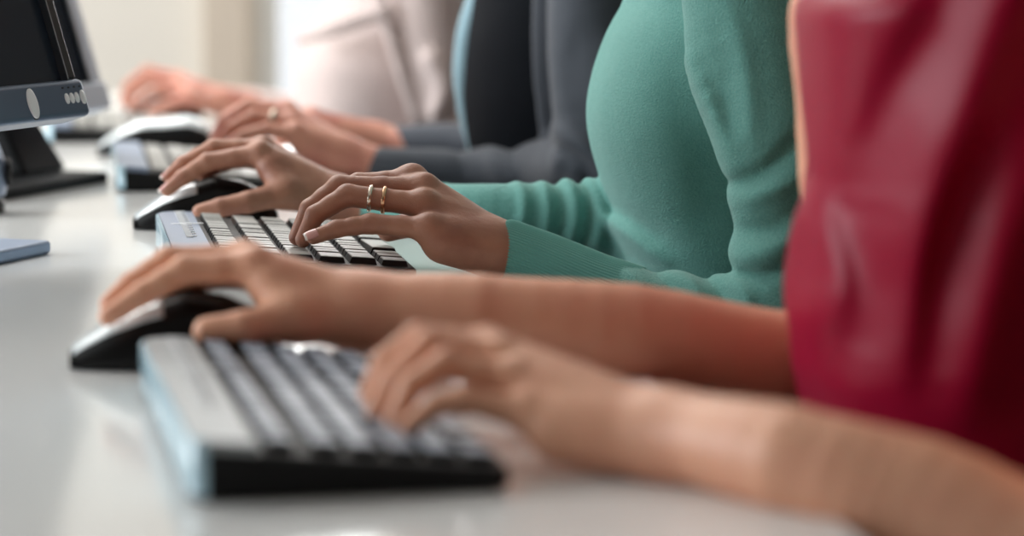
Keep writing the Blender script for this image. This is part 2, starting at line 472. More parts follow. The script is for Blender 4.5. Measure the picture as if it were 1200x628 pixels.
# ------------------------------------------------------------------ keyboards
def keyboard(near_back, yaw, length, depth, label, key_sheen, strip=None, panel=0.036, detail=True, hb=0.030, hf=0.014, group=None, margin=0.014):
    """x: 0 = back edge .. depth = the typist's edge; y: 0 = near end .. length"""
    t = empty('keyboard', (near_back[0], near_back[1], DESK), label, 'keyboard', group)
    t.rotation_euler.z = yaw
    def top(x): return hb + (hf - hb) * x / depth
    # case: rounded outline, wedge section
    rc = [0.012, 0.012, 0.02, 0.045]     # corner radii at (0,0) (depth,0) (depth,length) (0,length)
    cs = [(0, 0), (depth, 0), (depth, length), (0, length)]
    dirs = [(1, 1), (-1, 1), (-1, -1), (1, -1)]
    def outline(ins):
        out = []
        for (cx, cy), r, (sx, sy) in zip(cs, rc, dirs):
            r = max(r - ins, 0.004)
            ox, oy = cx + sx * (r + ins), cy + sy * (r + ins)
            a0 = {(1, 1): 180, (-1, 1): 270, (-1, -1): 0, (1, -1): 90}[(sx, sy)]
            for k in range(7):
                a = math.radians(a0 + 15 * k); out.append((ox + r * math.cos(a), oy + r * math.sin(a)))
        return out
    def layers(lst):
        m = MB(); n = None; vs = []
        for ins, zf in lst:
            o = outline(ins); n = len(o); vs += [(x, y, zf(x)) for x, y in o]
        fs = [tuple(range(n))[::-1]] + [(j * n + i, j * n + (i + 1) % n, (j + 1) * n + (i + 1) % n, (j + 1) * n + i) for j in range(len(lst) - 1) for i in range(n)]
        fs.append(tuple(range((len(lst) - 1) * n, len(lst) * n)))
        return m.add(vs, fs)
    layers([(0.006, lambda x: 0.0), (0.0, lambda x: 0.003), (0.0, lambda x: top(x) - 0.007), (0.0025, lambda x: top(x) - 0.005)]).build('case', M_case, t)
    # pale back shell wrapping the back edge
    m = MB(); o = [p for p in outline(-0.0012) if p[0] < (0.010 if p[1] < length / 2 else 0.034)]
    o = sorted(o, key=lambda p: p[1])
    inn = [(p[0] + 0.0, p[1]) for p in o]
    vs = [(x, y, 0.004) for x, y in o] + [(x, y, top(x) - 0.002) for x, y in o] + [(x + 0.002, min(max(y, 0.004), length - 0.004), top(x) - 0.0005) for x, y in o]
    n = len(o); fs = [(i, i + 1, n + i + 1, n + i) for i in range(n - 1)] + [(n + i, n + i + 1, 2 * n + i + 1, 2 * n + i) for i in range(n - 1)]
    m.add(vs, fs).build('back_shell', M_ice, t, smooth=True)
    # silver strip with printed scale marks
    pts = [p for p in outline(0.0015) if p[0] < panel * 0.98]
    pts = sorted(pts, key=lambda p: p[1]); pts = [(panel, pts[0][1])] + pts + [(panel, pts[-1][1])]
    def zt(x): return top(x)
    m = MB(); n = len(pts)
    m.add([(x, y, zt(x) - 0.006) for x, y in pts] + [(x, y, zt(x) - 0.0005) for x, y in pts], [tuple(range(n, 2 * n))] + [(i, i + n, (i + 1) % n + n, (i + 1) % n) for i in range(n)])
    m.build('top_strip', strip or M_silver, t)
    if detail:
        m = MB(); x0 = panel * 0.50
        for k in range(26):
            y = length * 0.30 + k * length * 0.026
            m.box((x0, y, top(x0) - 0.0006), (x0 + (0.010 if k % 2 else 0.006), y + length * 0.011, top(x0) + 0.0001))
        yc = length * 0.62
        m.box((x0 - 0.010, yc, top(x0) - 0.0003), (x0 + 0.022, yc + 0.004, top(x0) + 0.0002))
        m.build('printed_marks', M_mark, t, label='white printed scale marks')
    rows = 6
    rp = (depth - panel - 0.012) / rows
    kl = length - 2 * margin
    ncol = 16
    cp = kl / ncol
    th = 0.0058 if detail else 0.005
    slope = math.atan2(hf - hb, depth)
    def key_mesh(w, l):
        m = MB(); a, b = w / 2, l / 2; s = 0.0022 if detail else 0.0015
        m.cur = 0
        vs = [(-a, -b, 0), (a, -b, 0), (a, b, 0), (-a, b, 0), (-a + s, -b + s * .6, th), (a - s, -b + s * .6, th), (a - s, b - s * .6, th), (-a + s, b - s * .6, th)]
        m.add(vs, [(0, 1, 5, 4), (1, 2, 6, 5), (2, 3, 7, 6), (3, 0, 4, 7)])
        m.cur = 1; e = 0.0006  # cap slot that carries the painted sheen
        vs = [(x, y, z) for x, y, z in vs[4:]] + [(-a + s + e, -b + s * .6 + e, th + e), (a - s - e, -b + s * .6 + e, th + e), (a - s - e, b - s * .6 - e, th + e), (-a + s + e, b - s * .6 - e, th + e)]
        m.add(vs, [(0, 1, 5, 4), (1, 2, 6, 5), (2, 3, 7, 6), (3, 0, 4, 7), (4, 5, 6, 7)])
        return m.mesh('key')
    cache = {}
    allm = []
    for r in range(rows):
        if r == rows - 1:
            spans = [1.5, 1.2, 1.3, 5, 1.3, 1.2, 1.5, 1, 1, 1]
        elif r == 0:
            spans = [1] * 16
        elif r == 1:
            spans = [1] * 12 + [2] + [1] * 2
        elif r == 2:
            spans = [1.5] + [1] * 11 + [1.5] + [1] * 2
        elif r == 3:
            spans = [1.8] + [1] * 10 + [2.2] + [1] * 2
        else:
            spans = [2.3] + [1] * 9 + [2.7] + [1] * 2
        tot = sum(spans); y = margin
        sc_ = kl / tot
        xc = panel + 0.004 + rp * (r + 0.5) + (0.003 if r else -0.001)
        for s in spans:
            L = s * sc_
            w = rp * (0.89 if r else 0.82)
            key = (round(w, 4), round(L, 4))
            M = Matrix.Translation((xc, y + L / 2, top(xc) - 0.0062 + random.uniform(-.0004, .0004))) @ Matrix.Rotation(-slope, 4, 'Y') @ Matrix.Rotation(random.uniform(-.035, .02), 4, 'X')
            if detail:
                if key not in cache:
                    cache[key] = key_mesh(w, L - 0.0022)
                    cache[key].materials.append(M_black); cache[key].materials.append(key_sheen)
                o = bpy.data.objects.new('key', cache[key]); C.objects.link(o); o.parent = t; o.matrix_local = M
            else:
                allm.append((M, w, L - 0.002))
            y += L
    if not detail:
        m = MB()
        for M, w, L in allm:
            m.cur = 1; m.box((-w / 2, -L / 2, 0.0), (w / 2, L / 2, th), M)
        m.build('keys', [M_black, key_sheen], t, kind='stuff')
    if detail:
        for yy in (0.03, length - 0.05):
            MB().box((0.02, yy, -0.0), (0.035, yy + 0.02, 0.006)).build('foot', M_blackm, t)
    return t


keyboard((0.060, 1.478), math.radians(2.5), 0.41, 0.176, 'nearest keyboard, blurred, black case and grey keys under the crimson sleeveless woman\'s hand', M_keysheenb, strip=M_strip, hb=0.036, hf=0.018)
keyboard((0.084, 2.405), math.radians(0.5), 0.355, 0.214, 'sharp black keyboard with pale sheen painted on its key tops under the hand wearing two rings', M_keysheen, hb=0.034, hf=0.017)
keyboard((0.054, 3.31), 0, 0.42, 0.2, 'blurred black keyboard between the arched silver mouse and the grey-jacketed arms', M_keysheen, detail=False, hb=0.032)
keyboard((-0.035, 4.09), 0, 0.40, 0.2, 'farthest keyboard, very blurred, under the rosy hand at the back', M_keysheen, detail=False, hb=0.03)


# ------------------------------------------------------------------ mice
def mouse(loc, yaw, label, s=1.13, silver=M_nose, hump=0.047, L=0.132, topall=False):
    t = empty('computer_mouse', (loc[0], loc[1], DESK), label, 'computer mouse')
    t.rotation_euler.z = yaw
    xs = np.linspace(0, 1, 25)
    def w(u): return 0.031 * s * (0.55 + 0.45 * math.sin(min(u / 0.35, 1) * math.pi / 2)) * (1 - max(0, (u - 0.75) / 0.25) ** 2.4 * 0.45)
    def h(u):
        a = np.interp(u, [0, 0.06, 0.2, 0.35, 0.55, 0.75, 0.9, 1.0], [0.010, 0.017, 0.030, 0.039, hump, 0.043, 0.034, 0.014])
        return float(a) * s
    def pt(u, a, off=0):
        ww, hh = w(u) + off, h(u) + off
        c, sn = math.cos(a), math.sin(a)
        return (u * L * s, ww * math.copysign(abs(c) ** 0.75, c), 0.0015 + (hh - 0.0015) * abs(sn) ** 0.8)
    n = 24
    def shell(u0, u1, a0, a1, off, nu=20):
        vs = []; fs = []
        us = np.linspace(u0, u1, nu)
        for u in us:
            for k in range(n + 1): vs.append(pt(u, a0 + (a1 - a0) * k / n, off))
        for j in range(nu - 1):
            for k in range(n): fs.append((j * (n + 1) + k, j * (n + 1) + k + 1, (j + 1) * (n + 1) + k + 1, (j + 1) * (n + 1) + k))
        return vs, fs, nu
    vs, fs, nu = shell(0, 1, 0, math.pi, 0, 30)
    m = MB()
    fs = fs + [tuple(range(n + 1)), tuple((nu - 1) * (n + 1) + k for k in range(n + 1))[::-1], tuple([j * (n + 1) for j in range(nu)] + [j * (n + 1) + n for j in range(nu)][::-1])]
    m.add(vs, fs).build('body', M_black, t, smooth=True)
    for a0, a1 in ((math.radians(46), math.radians(86)), (math.radians(94), math.radians(134))):
        vs, fs, nu = shell(0.015, 0.98 if topall else 0.44, a0, a1, 0.0008)
        o = MB().add(vs, fs).build('button', silver, t, smooth=True)
        so = o.modifiers.new('thick', 'SOLIDIFY'); so.thickness = 0.0014
    M = Matrix.Translation((0.27 * L * s, 0, h(0.27) - 0.004)) @ Matrix.Rotation(math.pi / 2, 4, 'X')
    MB().lathe([(0.004, -0.003), (0.0065, -0.002), (0.0065, 0.002), (0.004, 0.003)], 20, M).build('scroll_wheel', M_blackm, t, smooth=True)
    return t


mouse((-0.004, 1.975), 0.0, 'nearest black mouse, blurred, under the crimson-clad woman\'s right hand')
mouse((0.062, 2.900), 0.0, 'black mouse with pale nose under the teal-sweatered woman\'s right hand')
mouse((0.036, 3.868), 0.0, 'blurred silver-topped mouse with no hand on it behind the third keyboard', s=1.25, silver=M_nose, topall=True, hump=0.040)
q4 = D(143, 141)
mouse((q4.x, q4.y + .03), 0.0, 'farthest mouse, a small pale blur under the ruddy hand at the back', s=1.0, silver=M_ice)


# ------------------------------------------------------------------ monitors
def monitor(corner, dirang, tilt, label, mframe, mside, mbase, neck, base, wdt=0.36, hgt=0.30, bez=0.036, blabels=True, side=0.018):
    """corner: far bottom corner of the front; local x = from far end toward the camera, z up, front faces local -y... built in world axes"""
    t = empty('monitor', (corner.x, corner.y, DESK), label, 'monitor'); t['world_parts'] = 1
    m = -(FH * math.cos(dirang) + RT * math.sin(dirang))          # along the bezel toward the camera
    n0 = RT * math.cos(dirang) - FH * math.sin(dirang)            # facing the typist
    up = (UP * math.cos(tilt) - n0 * math.sin(tilt)); n = (n0 * math.cos(tilt) + UP * math.sin(tilt))
    Mx = Matrix((m, up, n)).transposed().to_4x4(); Mx = Matrix.Translation(corner) @ Mx   # local: x along, y up, z outwards
    b = 0.018
    MB().box((0, 0, -0.035), (wdt, bez, 0), Mx).build('lower_bezel', mframe, t, bevel=0.006)
    fr = MB()
    fr.box((0.004, bez, -0.03), (0.004 + side, hgt, -0.004), Mx).box((wdt - side - 0.004, bez, -0.03), (wdt - 0.004, hgt, -0.004), Mx).box((0.004 + side, hgt - b, -0.03), (wdt - side - 0.004, hgt, -0.004), Mx)
    fr.build('screen_frame', mside, t, bevel=0.003)
    for u in (side + 0.004, wdt - side - 0.006):
        MB().box((u, bez, -0.012), (u + 0.002, hgt - b, -0.002), Mx).build('frame_lip', M_metal, t)
    
    MB().box((0.004 + side, bez - 0.002, -0.026), (wdt - side - 0.004, hgt - b, -0.009), Mx).build('screen', M_screen, t)
    MB().box((0.03, 0.02, -0.075), (wdt - 0.03, hgt - 0.03, -0.03), Mx).build('rear_shell', mside, t, bevel=0.012)
    def disc(name, u, v, ru, rv, mt, z=0.0):
        M = Mx @ Matrix.Translation((u, v, z))
        MB().lathe([(1, -0.002), (1, 0.0003), (0.85, 0.0008)], 28, M @ Matrix.Diagonal((1, 1, 1, 1)), (ru, rv)).build(name, mt, t, smooth=True)
    if blabels:
        M = Mx @ Matrix.Translation((0, 0, 0))
        disc('power_button_surround', 0.102, 0.0165, 0.0098, 0.0150, M_black, -0.0006)
        disc('power_button', 0.103, 0.0165, 0.0085, 0.0140, M_chrome, 0.0006)
        for i in range(4):
            disc('menu_button', 0.010 + i * 0.0093 + (0.0 if i == 0 else 0.002), 0.0175, 0.0036 if i else 0.0048, 0.0050 if i else 0.0068, M_chrome, 0.0006)
        lm = MB()
        for i in range(4):
            lm.box((0.009 + i * 0.0105, 0.027, 0), (0.012 + i * 0.0105, 0.0285, 0.0004), Mx)
        lm.build('button_icons', M_black, t)
    # stand
    bc, bm, bw, bd, bh = base
    Mb = Matrix.Translation(bc) @ Matrix((m, n0, UP)).transposed().to_4x4()
    MB().box((0, -bd, 0), (bw, 0, bh), Mb).build('base', mbase, t, bevel=0.004)
    a = corner + m * neck[0] - n0 * neck[1]; a.z = DESK + bh; c = corner + m * (neck[0] + .02) + up * 0.10 - n * 0.06
    v = [a, a.lerp(c, 0.4) - n0 * 0.01, c]
    nk = MB(); ww = neck[2]; vs = []; fs = []
    for i, q in enumerate(v):
        wi = ww * (1.15 - 0.2 * i)
        vs += [q - m * wi - n0 * 0.02, q + m * wi - n0 * 0.02, q + m * wi + n0 * 0.012, q - m * wi + n0 * 0.012]
    for j in range(2):
        for k in range(4): fs.append((j * 4 + k, j * 4 + (k + 1) % 4, (j + 1) * 4 + (k + 1) % 4, (j + 1) * 4 + k))
    fs += [(3, 2, 1, 0), (8, 9, 10, 11)]
    nk.add(vs, fs).build('stand_neck', mbase, t, bevel=0.006)
    return t


monitor(P(109, 134, 2.60), math.radians(20), math.radians(17), 'monitor at left with slate blue bezel, oval power button and dark screen', M_bezel, M_black, M_silver,
        (0.18, 0.10, 0.035), (D(61, 297), 0, 0.26, 0.22, 0.013))
monitor(P(134, 126, 3.50), math.radians(20), math.radians(17), 'pale silver framed monitor standing behind the slate blue one', M_bezlite, M_bezlite, M_blackm,
        (0.13, 0.035, 0.045), (D(128, 214), 0, 0.30, 0.24, 0.014), blabels=False, side=0.030)


# ------------------------------------------------------------------ speaker at the left edge
sp = D(-26, 250)
ts = empty('desktop_speaker', (sp.x, sp.y, DESK), 'small rounded blue grey speaker cut by the left edge, beyond the pale monitor base', 'speaker')
MB().lathe([(.022, 0), (.030, .002), (.030, .012), (.026, .016)], 32).build('base', M_black, ts, smooth=True)
MB().lathe([(.018, .014), (.030, .020), (.034, .035), (.031, .055), (.024, .075), (.018, .088), (.006, .093)], 32).build('cabinet', M_silver, ts, smooth=True)
MB().lathe([(.016, 0), (.016, .003), (.012, .005)], 24, Matrix.Translation((.032, -.004, .045)) @ Matrix.Rotation(math.pi / 2, 4, 'Y')).build('driver', M_blackm, ts, smooth=True)


# ------------------------------------------------------------------ people
def hand_f(fingers, wrist, wv, thumb, palm_n, s=1.0, tendons=False):
    """fingers: index..pinky, each [knuckle, joint, joint, tip]; wv: half width vector of the wrist towards the index side"""
    wv = np.array(wv); pn = np.array(palm_n, float); w = np.array(wrist)
    fs = []
    rs = [[.0098, .0082, .0072, .0060], [.0100, .0083, .0073, .0061], [.0096, .0080, .0070, .0058], [.0088, .0072, .0063, .0052]]
    one = []
    for f, r in zip(fingers, rs):
        pts = [np.array(p) for p in f]
        r = [x * s for x in r]
        mid = (pts[0] + pts[1]) / 2
        segs = [cone(pts[0], mid, r[0], r[1] * 1.02), cone(mid, pts[1], r[1] * 1.02, r[1] * 1.03)]
        m2 = (pts[1] + pts[2]) / 2
        segs += [cone(pts[1], m2, r[1] * 1.03, r[2] * 1.02), cone(m2, pts[2], r[2] * 1.02, r[2] * 1.0), cone(pts[2], pts[3], r[2], r[3])]
        one.append(union(segs, 0.003))
    Ff = union(one, 0.0016)
    pal = []
    for f, k in zip(fingers, (0.95, 0.35, -0.3, -0.95)):
        a = w + wv * k; b = np.array(f[0])
        pal.append(cone(a, b, .0135 * s, .0100 * s))
        pal.append(cone(a + pn * .005, b + (a - b) * 0.16 + pn * .008 * s, .0135 * s, .0100 * s))
    pal.append(cone(w - wv + pn * .006, np.array(fingers[3][0]) * .75 + (w - wv) * .25 + pn * .009 * s, .0145 * s, .0120 * s))
    pal.append(cone(w + wv + pn * .008, np.array(thumb[0]), .0145 * s, .0135 * s))
    pal.append(cone(np.array(thumb[0]), np.array(fingers[0][0]) * .6 + np.array(thumb[0]) * .4, .0115 * s, .0095 * s))
    Pf = union(pal, 0.012 * s)
    th = union(chain([np.array(t) for t in thumb], [.0120 * s, .0098 * s, .0085 * s, .0068 * s][:len(thumb)]), 0.003)
    kn = [ell(np.array(f[0]) - pn * .0030, [.0078 * s] * 3) for f in fingers]
    kn = union(kn, 0.002)
    td = None
    if tendons:
        td = union([cone(np.array(f[0]) - pn * .0062, w + wv * k * .5 + (np.array(f[0]) - w) * .18 - pn * .0085, .0040, .0030) for f, k in zip(fingers, (.95, .35, -.3, -.95))], 0.002)
    def g(p):
        d = smin(Pf(p), Ff(p), 0.006 * s)
        d = smin(d, th(p), 0.007 * s)
        d = smin(d, kn(p), 0.006 * s)
        if td: d = smin(d, td(p), 0.007)
        return d
    return g, [q for f in fingers for q in f] + list(thumb) + [wrist]


def arm_f(wrist, wv, pts, rs, wr=.0165):
    """forearm: an oval wrist that rounds out toward the elbow"""
    wv = np.array(wv); w = np.array(wrist)
    a = union([cone(w + wv * .75, np.array(pts[0]) + wv * .3, wr, rs[0] * .97), cone(w - wv * .75, np.array(pts[0]) - wv * .3, wr, rs[0] * .97)], .004)
    b = polytube([w] + [tuple(q) for q in pts], [wr] + list(rs))
    return union([a, b], .004)


def px_chain(lst):
    return [tuple(P(a, b, c)) for a, b, c in lst]


def head_f(hx, yc, hz):
    a = ell((hx + .012, yc, hz + .025), (.094, .074, .092))
    jaw = ell((hx - .032, yc, hz - .052), (.052, .050, .058))
    face = ell((hx - .040, yc, hz - .005), (.050, .058, .075))
    neck = cone((hx + .025, yc, hz - .05), (hx + .055, yc, hz - .19), .052, .058)
    nose = union([cone((hx - .088, yc, hz + .018), (hx - .106, yc, hz - .018), .006, .010), cone((hx - .094, yc - .010, hz - .022), (hx - .094, yc + .010, hz - .022), .007, .007)], .008)
    lips = union([cone((hx - .088, yc - .017, hz - .048), (hx - .088, yc + .017, hz - .048), .004, .004), cone((hx - .086, yc - .014, hz - .056), (hx - .086, yc + .014, hz - .056), .005, .005)], .002)
    brow = cone((hx - .083, yc - .03, hz + .028), (hx - .083, yc + .03, hz + .028), .008, .008)
    ears = union([ell((hx + .012, yc + s * .075, hz - .002), (.016, .007, .028)) for s in (-1, 1)], .002)
    socks = [ell((hx - .092, yc + s * .031, hz + .008), (.014, .014, .010)) for s in (-1, 1)]
    def f(p):
        d = smin(smin(a(p), jaw(p), .04), face(p), .04)
        d = smin(smin(d, neck(p), .03), brow(p), .015)
        for s in socks: d = -smin(-d, s(p), .008)
        d = smin(smin(d, nose(p), .008), lips(p), .005)
        return smin(d, ears(p), .008)
    return f


def hair_f(hx, yc, hz, long=True):
    cap = ell((hx + .020, yc, hz + .032), (.104, .086, .100))
    back = polytube([(hx + .07, yc, hz), (hx + .085, yc, hz - .08), (hx + .10, yc, hz - (.16 if long else .09))], [.07, .06, .04], .03)
    cut = ell((hx - .085, yc, hz - .025), (.085, .066, .090))
    def f(p):
        return np.maximum(smin(cap(p), back(p), .03), -cut(p))
    return f


def person(name_label, yc, prof_px, dpt, arms, skin, cloth, cloth_name, clothing_extra, hands_h, head, hair, garment_fn=None, top_z=0.35, back=0.25, hw=0.17, extras=None, sleeves_bare=False, coarse_h=0.006, cloth_h=0.0035):
    pass


def profile(rows, thick, hw, shoulder_x, front_top):
    """rows of (px, py, d) on the chest outline, top to bottom -> torso profile from hip to shoulder"""
    out = []
    for px, py, d, t, w in rows:
        q = P(px, py, d); out.append((q.z, q.x, q.x + t, w))
    z1 = max(o[0] for o in out); z0 = min(o[0] for o in out)
    xt = [o for o in out if o[0] == z1][0]
    out += [(DESK + .28, shoulder_x - .085, shoulder_x + .10, hw * 1.06), (DESK + .335, shoulder_x - .06, shoulder_x + .085, hw * 1.0), (DESK + .365, shoulder_x - .045, shoulder_x + .06, hw * .62)]
    xb = [o for o in out if o[0] == z0][0]
    if z0 > DESK - .1: out += [(DESK - .14, xb[1] + .02, xb[2], hw * .95)]
    out += [(DESK - .22, xb[1] + .0, xb[2] + .03, hw * 1.1), (DESK - .30, xb[1] + .0, xb[2] + .03, hw * 1.05)]
    return out


def shrink(f, r):
    return lambda p: f(p) + r


def lower_body(t, yc, x, mtl):
    """seated legs in trousers and shoes, office chair under them"""
    zs = DESK - .25
    fs = []
    for s in (-1, 1):
        fs.append(polytube([(x + .16, yc + s * .09, zs + .02), (x - .24, yc + s * .10, zs + .02), (x - .22, yc + s * .10, .12)], [.10, .068, .045], .04))
    fs.append(ell((x + .13, yc, zs + .05), (.15, .18, .13)))
    f = union(fs, .05)
    V, Q = surface(f, (x - .4, yc - .25, .02), (x + .35, yc + .25, DESK - .02), .012)
    link('trousers', mesh_np('trousers', [(V, Q)]), mtl, t)
    for s in (-1, 1):
        f = union([ell((x - .29, yc + s * .10, .04), (.11, .042, .042)), cone((x - .22, yc + s * .10, .05), (x - .22, yc + s * .10, .11), .042, .042)], .02)
        V, Q = surface(lambda p, f=f: np.maximum(f(p), .004 - p[:, 2]), (x - .44, yc + s * .10 - .07, -.01), (x - .12, yc + s * .10 + .07, .18), .008)
        link('shoe', mesh_np('shoe', [(V, Q)], 1), M_black, t)


def chair(yc, x, who):
    t = empty('office_chair', (x + .12, yc, 0), 'black office chair under ' + who, 'chair', None); t['world_parts'] = 1
    zs = DESK - .37
    MB().box((x - .14, yc - .23, zs - .06), (x + .36, yc + .23, zs)).build('seat', M_chair, t, bevel=.02)
    MB().box((x + .385, yc - .21, zs + .16), (x + .43, yc + .21, zs + .50)).build('backrest', M_chair, t, bevel=.02)
    MB().box((x + .40, yc - .03, zs - .05), (x + .43, yc + .03, zs + .2)).box((x + .2, yc - .03, zs - .075), (x + .43, yc + .03, zs - .05)).build('back_support', M_blackm, t, bevel=.004)
    MB().lathe([(.028, .06), (.028, zs - .06)], 20, Matrix.Translation((x + .12, yc, 0))).build('post', M_metal, t, smooth=False)
    for k in range(5):
        a = 2 * math.pi * k / 5 + .3; M = Matrix.Translation((x + .12, yc, 0)) @ Matrix.Rotation(a, 4, 'Z')
        MB().box((.0, -.02, .055), (.27, .02, .085), M).build('leg', M_blackm, t, bevel=.004)
        w = MB().lathe([(.025, -.012), (.0275, 0), (.025, .012)], 16, M @ Matrix.Translation((.25, 0, .0275)) @ Matrix.Rotation(math.pi / 2, 4, 'X'))
        w.build('castor', M_black, t, smooth=True)


def nail(t, tip, dip, dorsal, w=.0046, l=.0062, lab=True, tipwhite=True):
    tip = Vector(tip); dip = Vector(dip); ax = (tip - dip).normalized(); d = Vector(dorsal); d = (d - ax * d.dot(ax)).normalized(); sd = ax.cross(d)
    c = tip + ax * .0012 + d * .0040
    M = Matrix.Translation(c) @ Matrix((ax, sd, d)).transposed().to_4x4()
    vs = []; fs = []; nu, nv = 13, 11; mi = []
    for i in range(nu):
        u = i / (nu - 1) * 2 - 1
        for j in range(nv):
            v = j / (nv - 1) * 2 - 1
            ww = w * (1 - .22 * max(0, -u) ** 3 - .35 * max(0, u - .2) ** 2)
            x = u * l; y = v * ww; z = .0021 * (1 - v * v) ** .7 - .0007 * u * abs(u) - .0003
            vs.append(M @ Vector((x, y, z)))
    for i in range(nu - 1):
        for j in range(nv - 1):
            fs.append((i * nv + j, (i + 1) * nv + j, (i + 1) * nv + j + 1, i * nv + j + 1)); mi.append(1 if (i > nu - 4 and tipwhite) else 0)
    m = MB(); m.add(vs, fs); m.mi = mi
    o = m.build('fingernail', [M_nail, M_nailtip], t, smooth=True)
    so = o.modifiers.new('thick', 'SOLIDIFY'); so.thickness = .0009; so.offset = -1


def ring(t, c, axis, r, mt, wd=.0011, lab=None, gems=False):
    ax = Vector(axis).normalized()
    M = Matrix.Translation(c) @ ax.to_track_quat('Z', 'Y').to_matrix().to_4x4()
    n, k = 48, 10; vs = []; fs = []
    for i in range(n):
        a = 2 * math.pi * i / n
        for j in range(k):
            b = 2 * math.pi * j / k
            rr = r + .0008 * math.cos(b); vs.append(M @ Vector((rr * math.cos(a), rr * math.sin(a), wd * math.sin(b))))
    for i in range(n):
        for j in range(k):
            fs.append((i * k + j, ((i + 1) % n) * k + j, ((i + 1) % n) * k + (j + 1) % k, i * k + (j + 1) % k))
    o = MB().add(vs, fs).build('ring', mt, t, smooth=True, label=lab)
    if gems:
        for i in range(16):
            a = 2 * math.pi * i / 16
            q = M @ Vector(((r + .0009) * math.cos(a), (r + .0009) * math.sin(a), 0))
            mm = MB().lathe([(.0003, -.0006), (.0008, 0), (.0003, .0006)], 8, Matrix.Translation(q)).build('stone', M_gem, o)
    return o


def coarse_body(head, torso, arms, h=.008):
    hx, yc, hz = head
    hf = head_f(hx, yc, hz)
    f = union([torso] + arms, .02)
    V1 = surface(f, (-.1 + hx - .35, yc - .3, DESK - .28), (hx + .3, yc + .3, hz - .08), h)
    V2 = surface(hf, (hx - .14, yc - .11, hz - .2), (hx + .14, yc + .11, hz + .14), .0035)
    return [V1, V2]


def finish_head(t, head, hairm, long=True):
    hx, yc, hz = head
    V, Q = surface(hair_f(hx, yc, hz, long), (hx - .12, yc - .11, hz - .24), (hx + .2, yc + .11, hz + .16), .004)
    link('hair', mesh_np('hair', [(V, Q)]), hairm, t)
    for s in (-1, 1):
        c = Vector((hx - .080, yc + s * .031, hz + .008))
        m = MB(); m.cur = 0
        M = Matrix.Translation(c) @ Matrix.Rotation(-math.pi / 2, 4, 'Y')
        prof = [(.0115 * math.sin(a), .0115 * -math.cos(a)) for a in np.linspace(.05, math.pi - .05, 14)]
        m.lathe(prof, 20, M)
        for i, fc in enumerate(m.f):
            cz = sum((Vector(m.v[k]) - c).x for k in fc) / len(fc)
            m.mi[i] = 1 if cz < -.0098 else 0
        m.build('eye', [M_mark, M_blackm], t, smooth=True)


NEAR = -FH
DN = (0, 0, -1)

# ---- first woman: crimson satin top, bare arms ------------------------------
t1 = empty('person', (0.50, 1.76, 0), 'person in crimson satin sleeveless top with bare blurred arms, nearest the camera', 'person'); t1['world_parts'] = 1
R1 = [px_chain(c) for c in (
    [(300, 313, 1.94), (216, 316, 1.94), (166, 345, 1.935), (127, 371, 1.93)],
    [(288, 304, 1.96), (198, 305, 1.96), (155, 333, 1.955), (128, 356, 1.95)],
    [(292, 312, 1.985), (215, 322, 1.985), (178, 343, 1.98), (165, 360, 1.975)],
    [(302, 322, 2.005), (245, 324, 2.005), (216, 340, 2.0), (200, 354, 1.995)])]
wR1 = P(425, 361, 1.95)
g, b1 = hand_f(R1, wR1, NEAR * .012, px_chain([(345, 372, 1.920), (285, 384, 1.900), (243, 388, 1.900)]), DN, 1.20)
ar = arm_f(wR1, NEAR * .012, px_chain([(560, 371, 1.94), (740, 390, 1.95), (990, 415, 1.985), (1003, 150, 1.985), (1006, 0, 1.98)]) + [(.61, 1.905, DESK + .29), (.59, 1.82, DESK + .325)], [.0290, .0345, .040, .042, .046, .048, .038], wr=.0235)
fR1 = lambda p, g=g, ar=ar: smin(g(p), ar(p), .014)
L1 = [px_chain(c) for c in (
    [(572, 408, 1.655), (490, 396, 1.655), (450, 425, 1.65), (432, 463, 1.645)],
    [(586, 420, 1.635), (503, 405, 1.635), (462, 443, 1.63), (441, 482, 1.625)],
    [(602, 447, 1.612), (522, 426, 1.612), (482, 452, 1.608), (462, 492, 1.605)],
    [(618, 486, 1.590), (545, 468, 1.590), (508, 476, 1.588), (478, 500, 1.585)])]
wL1 = P(785, 507, 1.575)
g, b2 = hand_f(L1, wL1, -NEAR * .012, px_chain([(650, 470, 1.68), (590, 460, 1.70), (540, 470, 1.70)]), DN, 1.10)
al = arm_f(wL1, -NEAR * .012, px_chain([(930, 540, 1.50), (1080, 592, 1.47), (1290, 655, 1.43), (1345, 300, 1.47)]) + [(.655, 1.555, DESK + .22), (.62, 1.615, DESK + .30), (.59, 1.68, DESK + .325)], [.0290, .036, .041, .043, .048, .048, .038], wr=.0225)
fL1 = lambda p, g=g, al=al: smin(g(p), al(p), .014)
prof1 = profile([(946, -60, 1.775, .22, .165), (953, 0, 1.775, .23, .165), (960, 60, 1.775, .24, .16), (963, 130, 1.775, .24, .16), (968, 190, 1.775, .24, .155), (964, 250, 1.775, .24, .15), (963, 310, 1.775, .24, .15), (958, 360, 1.775, .25, .15),
                 (958, 400, 1.775, .25, .15), (960, 440, 1.775, .25, .15), (975, 490, 1.775, .25, .155)], .22, .165, .58, .5)
T1 = torso_f(prof1, 1.745)
h1 = (.545, 1.745, DESK + .505)
cb = coarse_body(h1, shrink(T1, .012), [])
lo, hi = bounds(b1 + px_chain([(985, 412, 1.985), (1010, -160, 1.985)]) + [(.59, 1.79, DESK + .33)], .07)
sR = surface(fR1, lo, hi, .0021)
lo, hi = bounds(b2 + px_chain([(1290, 655, 1.45), (1340, -120, 1.50)]) + [(.59, 1.69, DESK + .33)], .07)
sL = surface(fL1, lo, hi, .0021)
link('body', mesh_np('body', [sR, sL] + cb, 2), M_skin1, t1)


def curve_ridge(pts, r):
    return polytube(px_chain(pts), [r] * len(pts), .01)


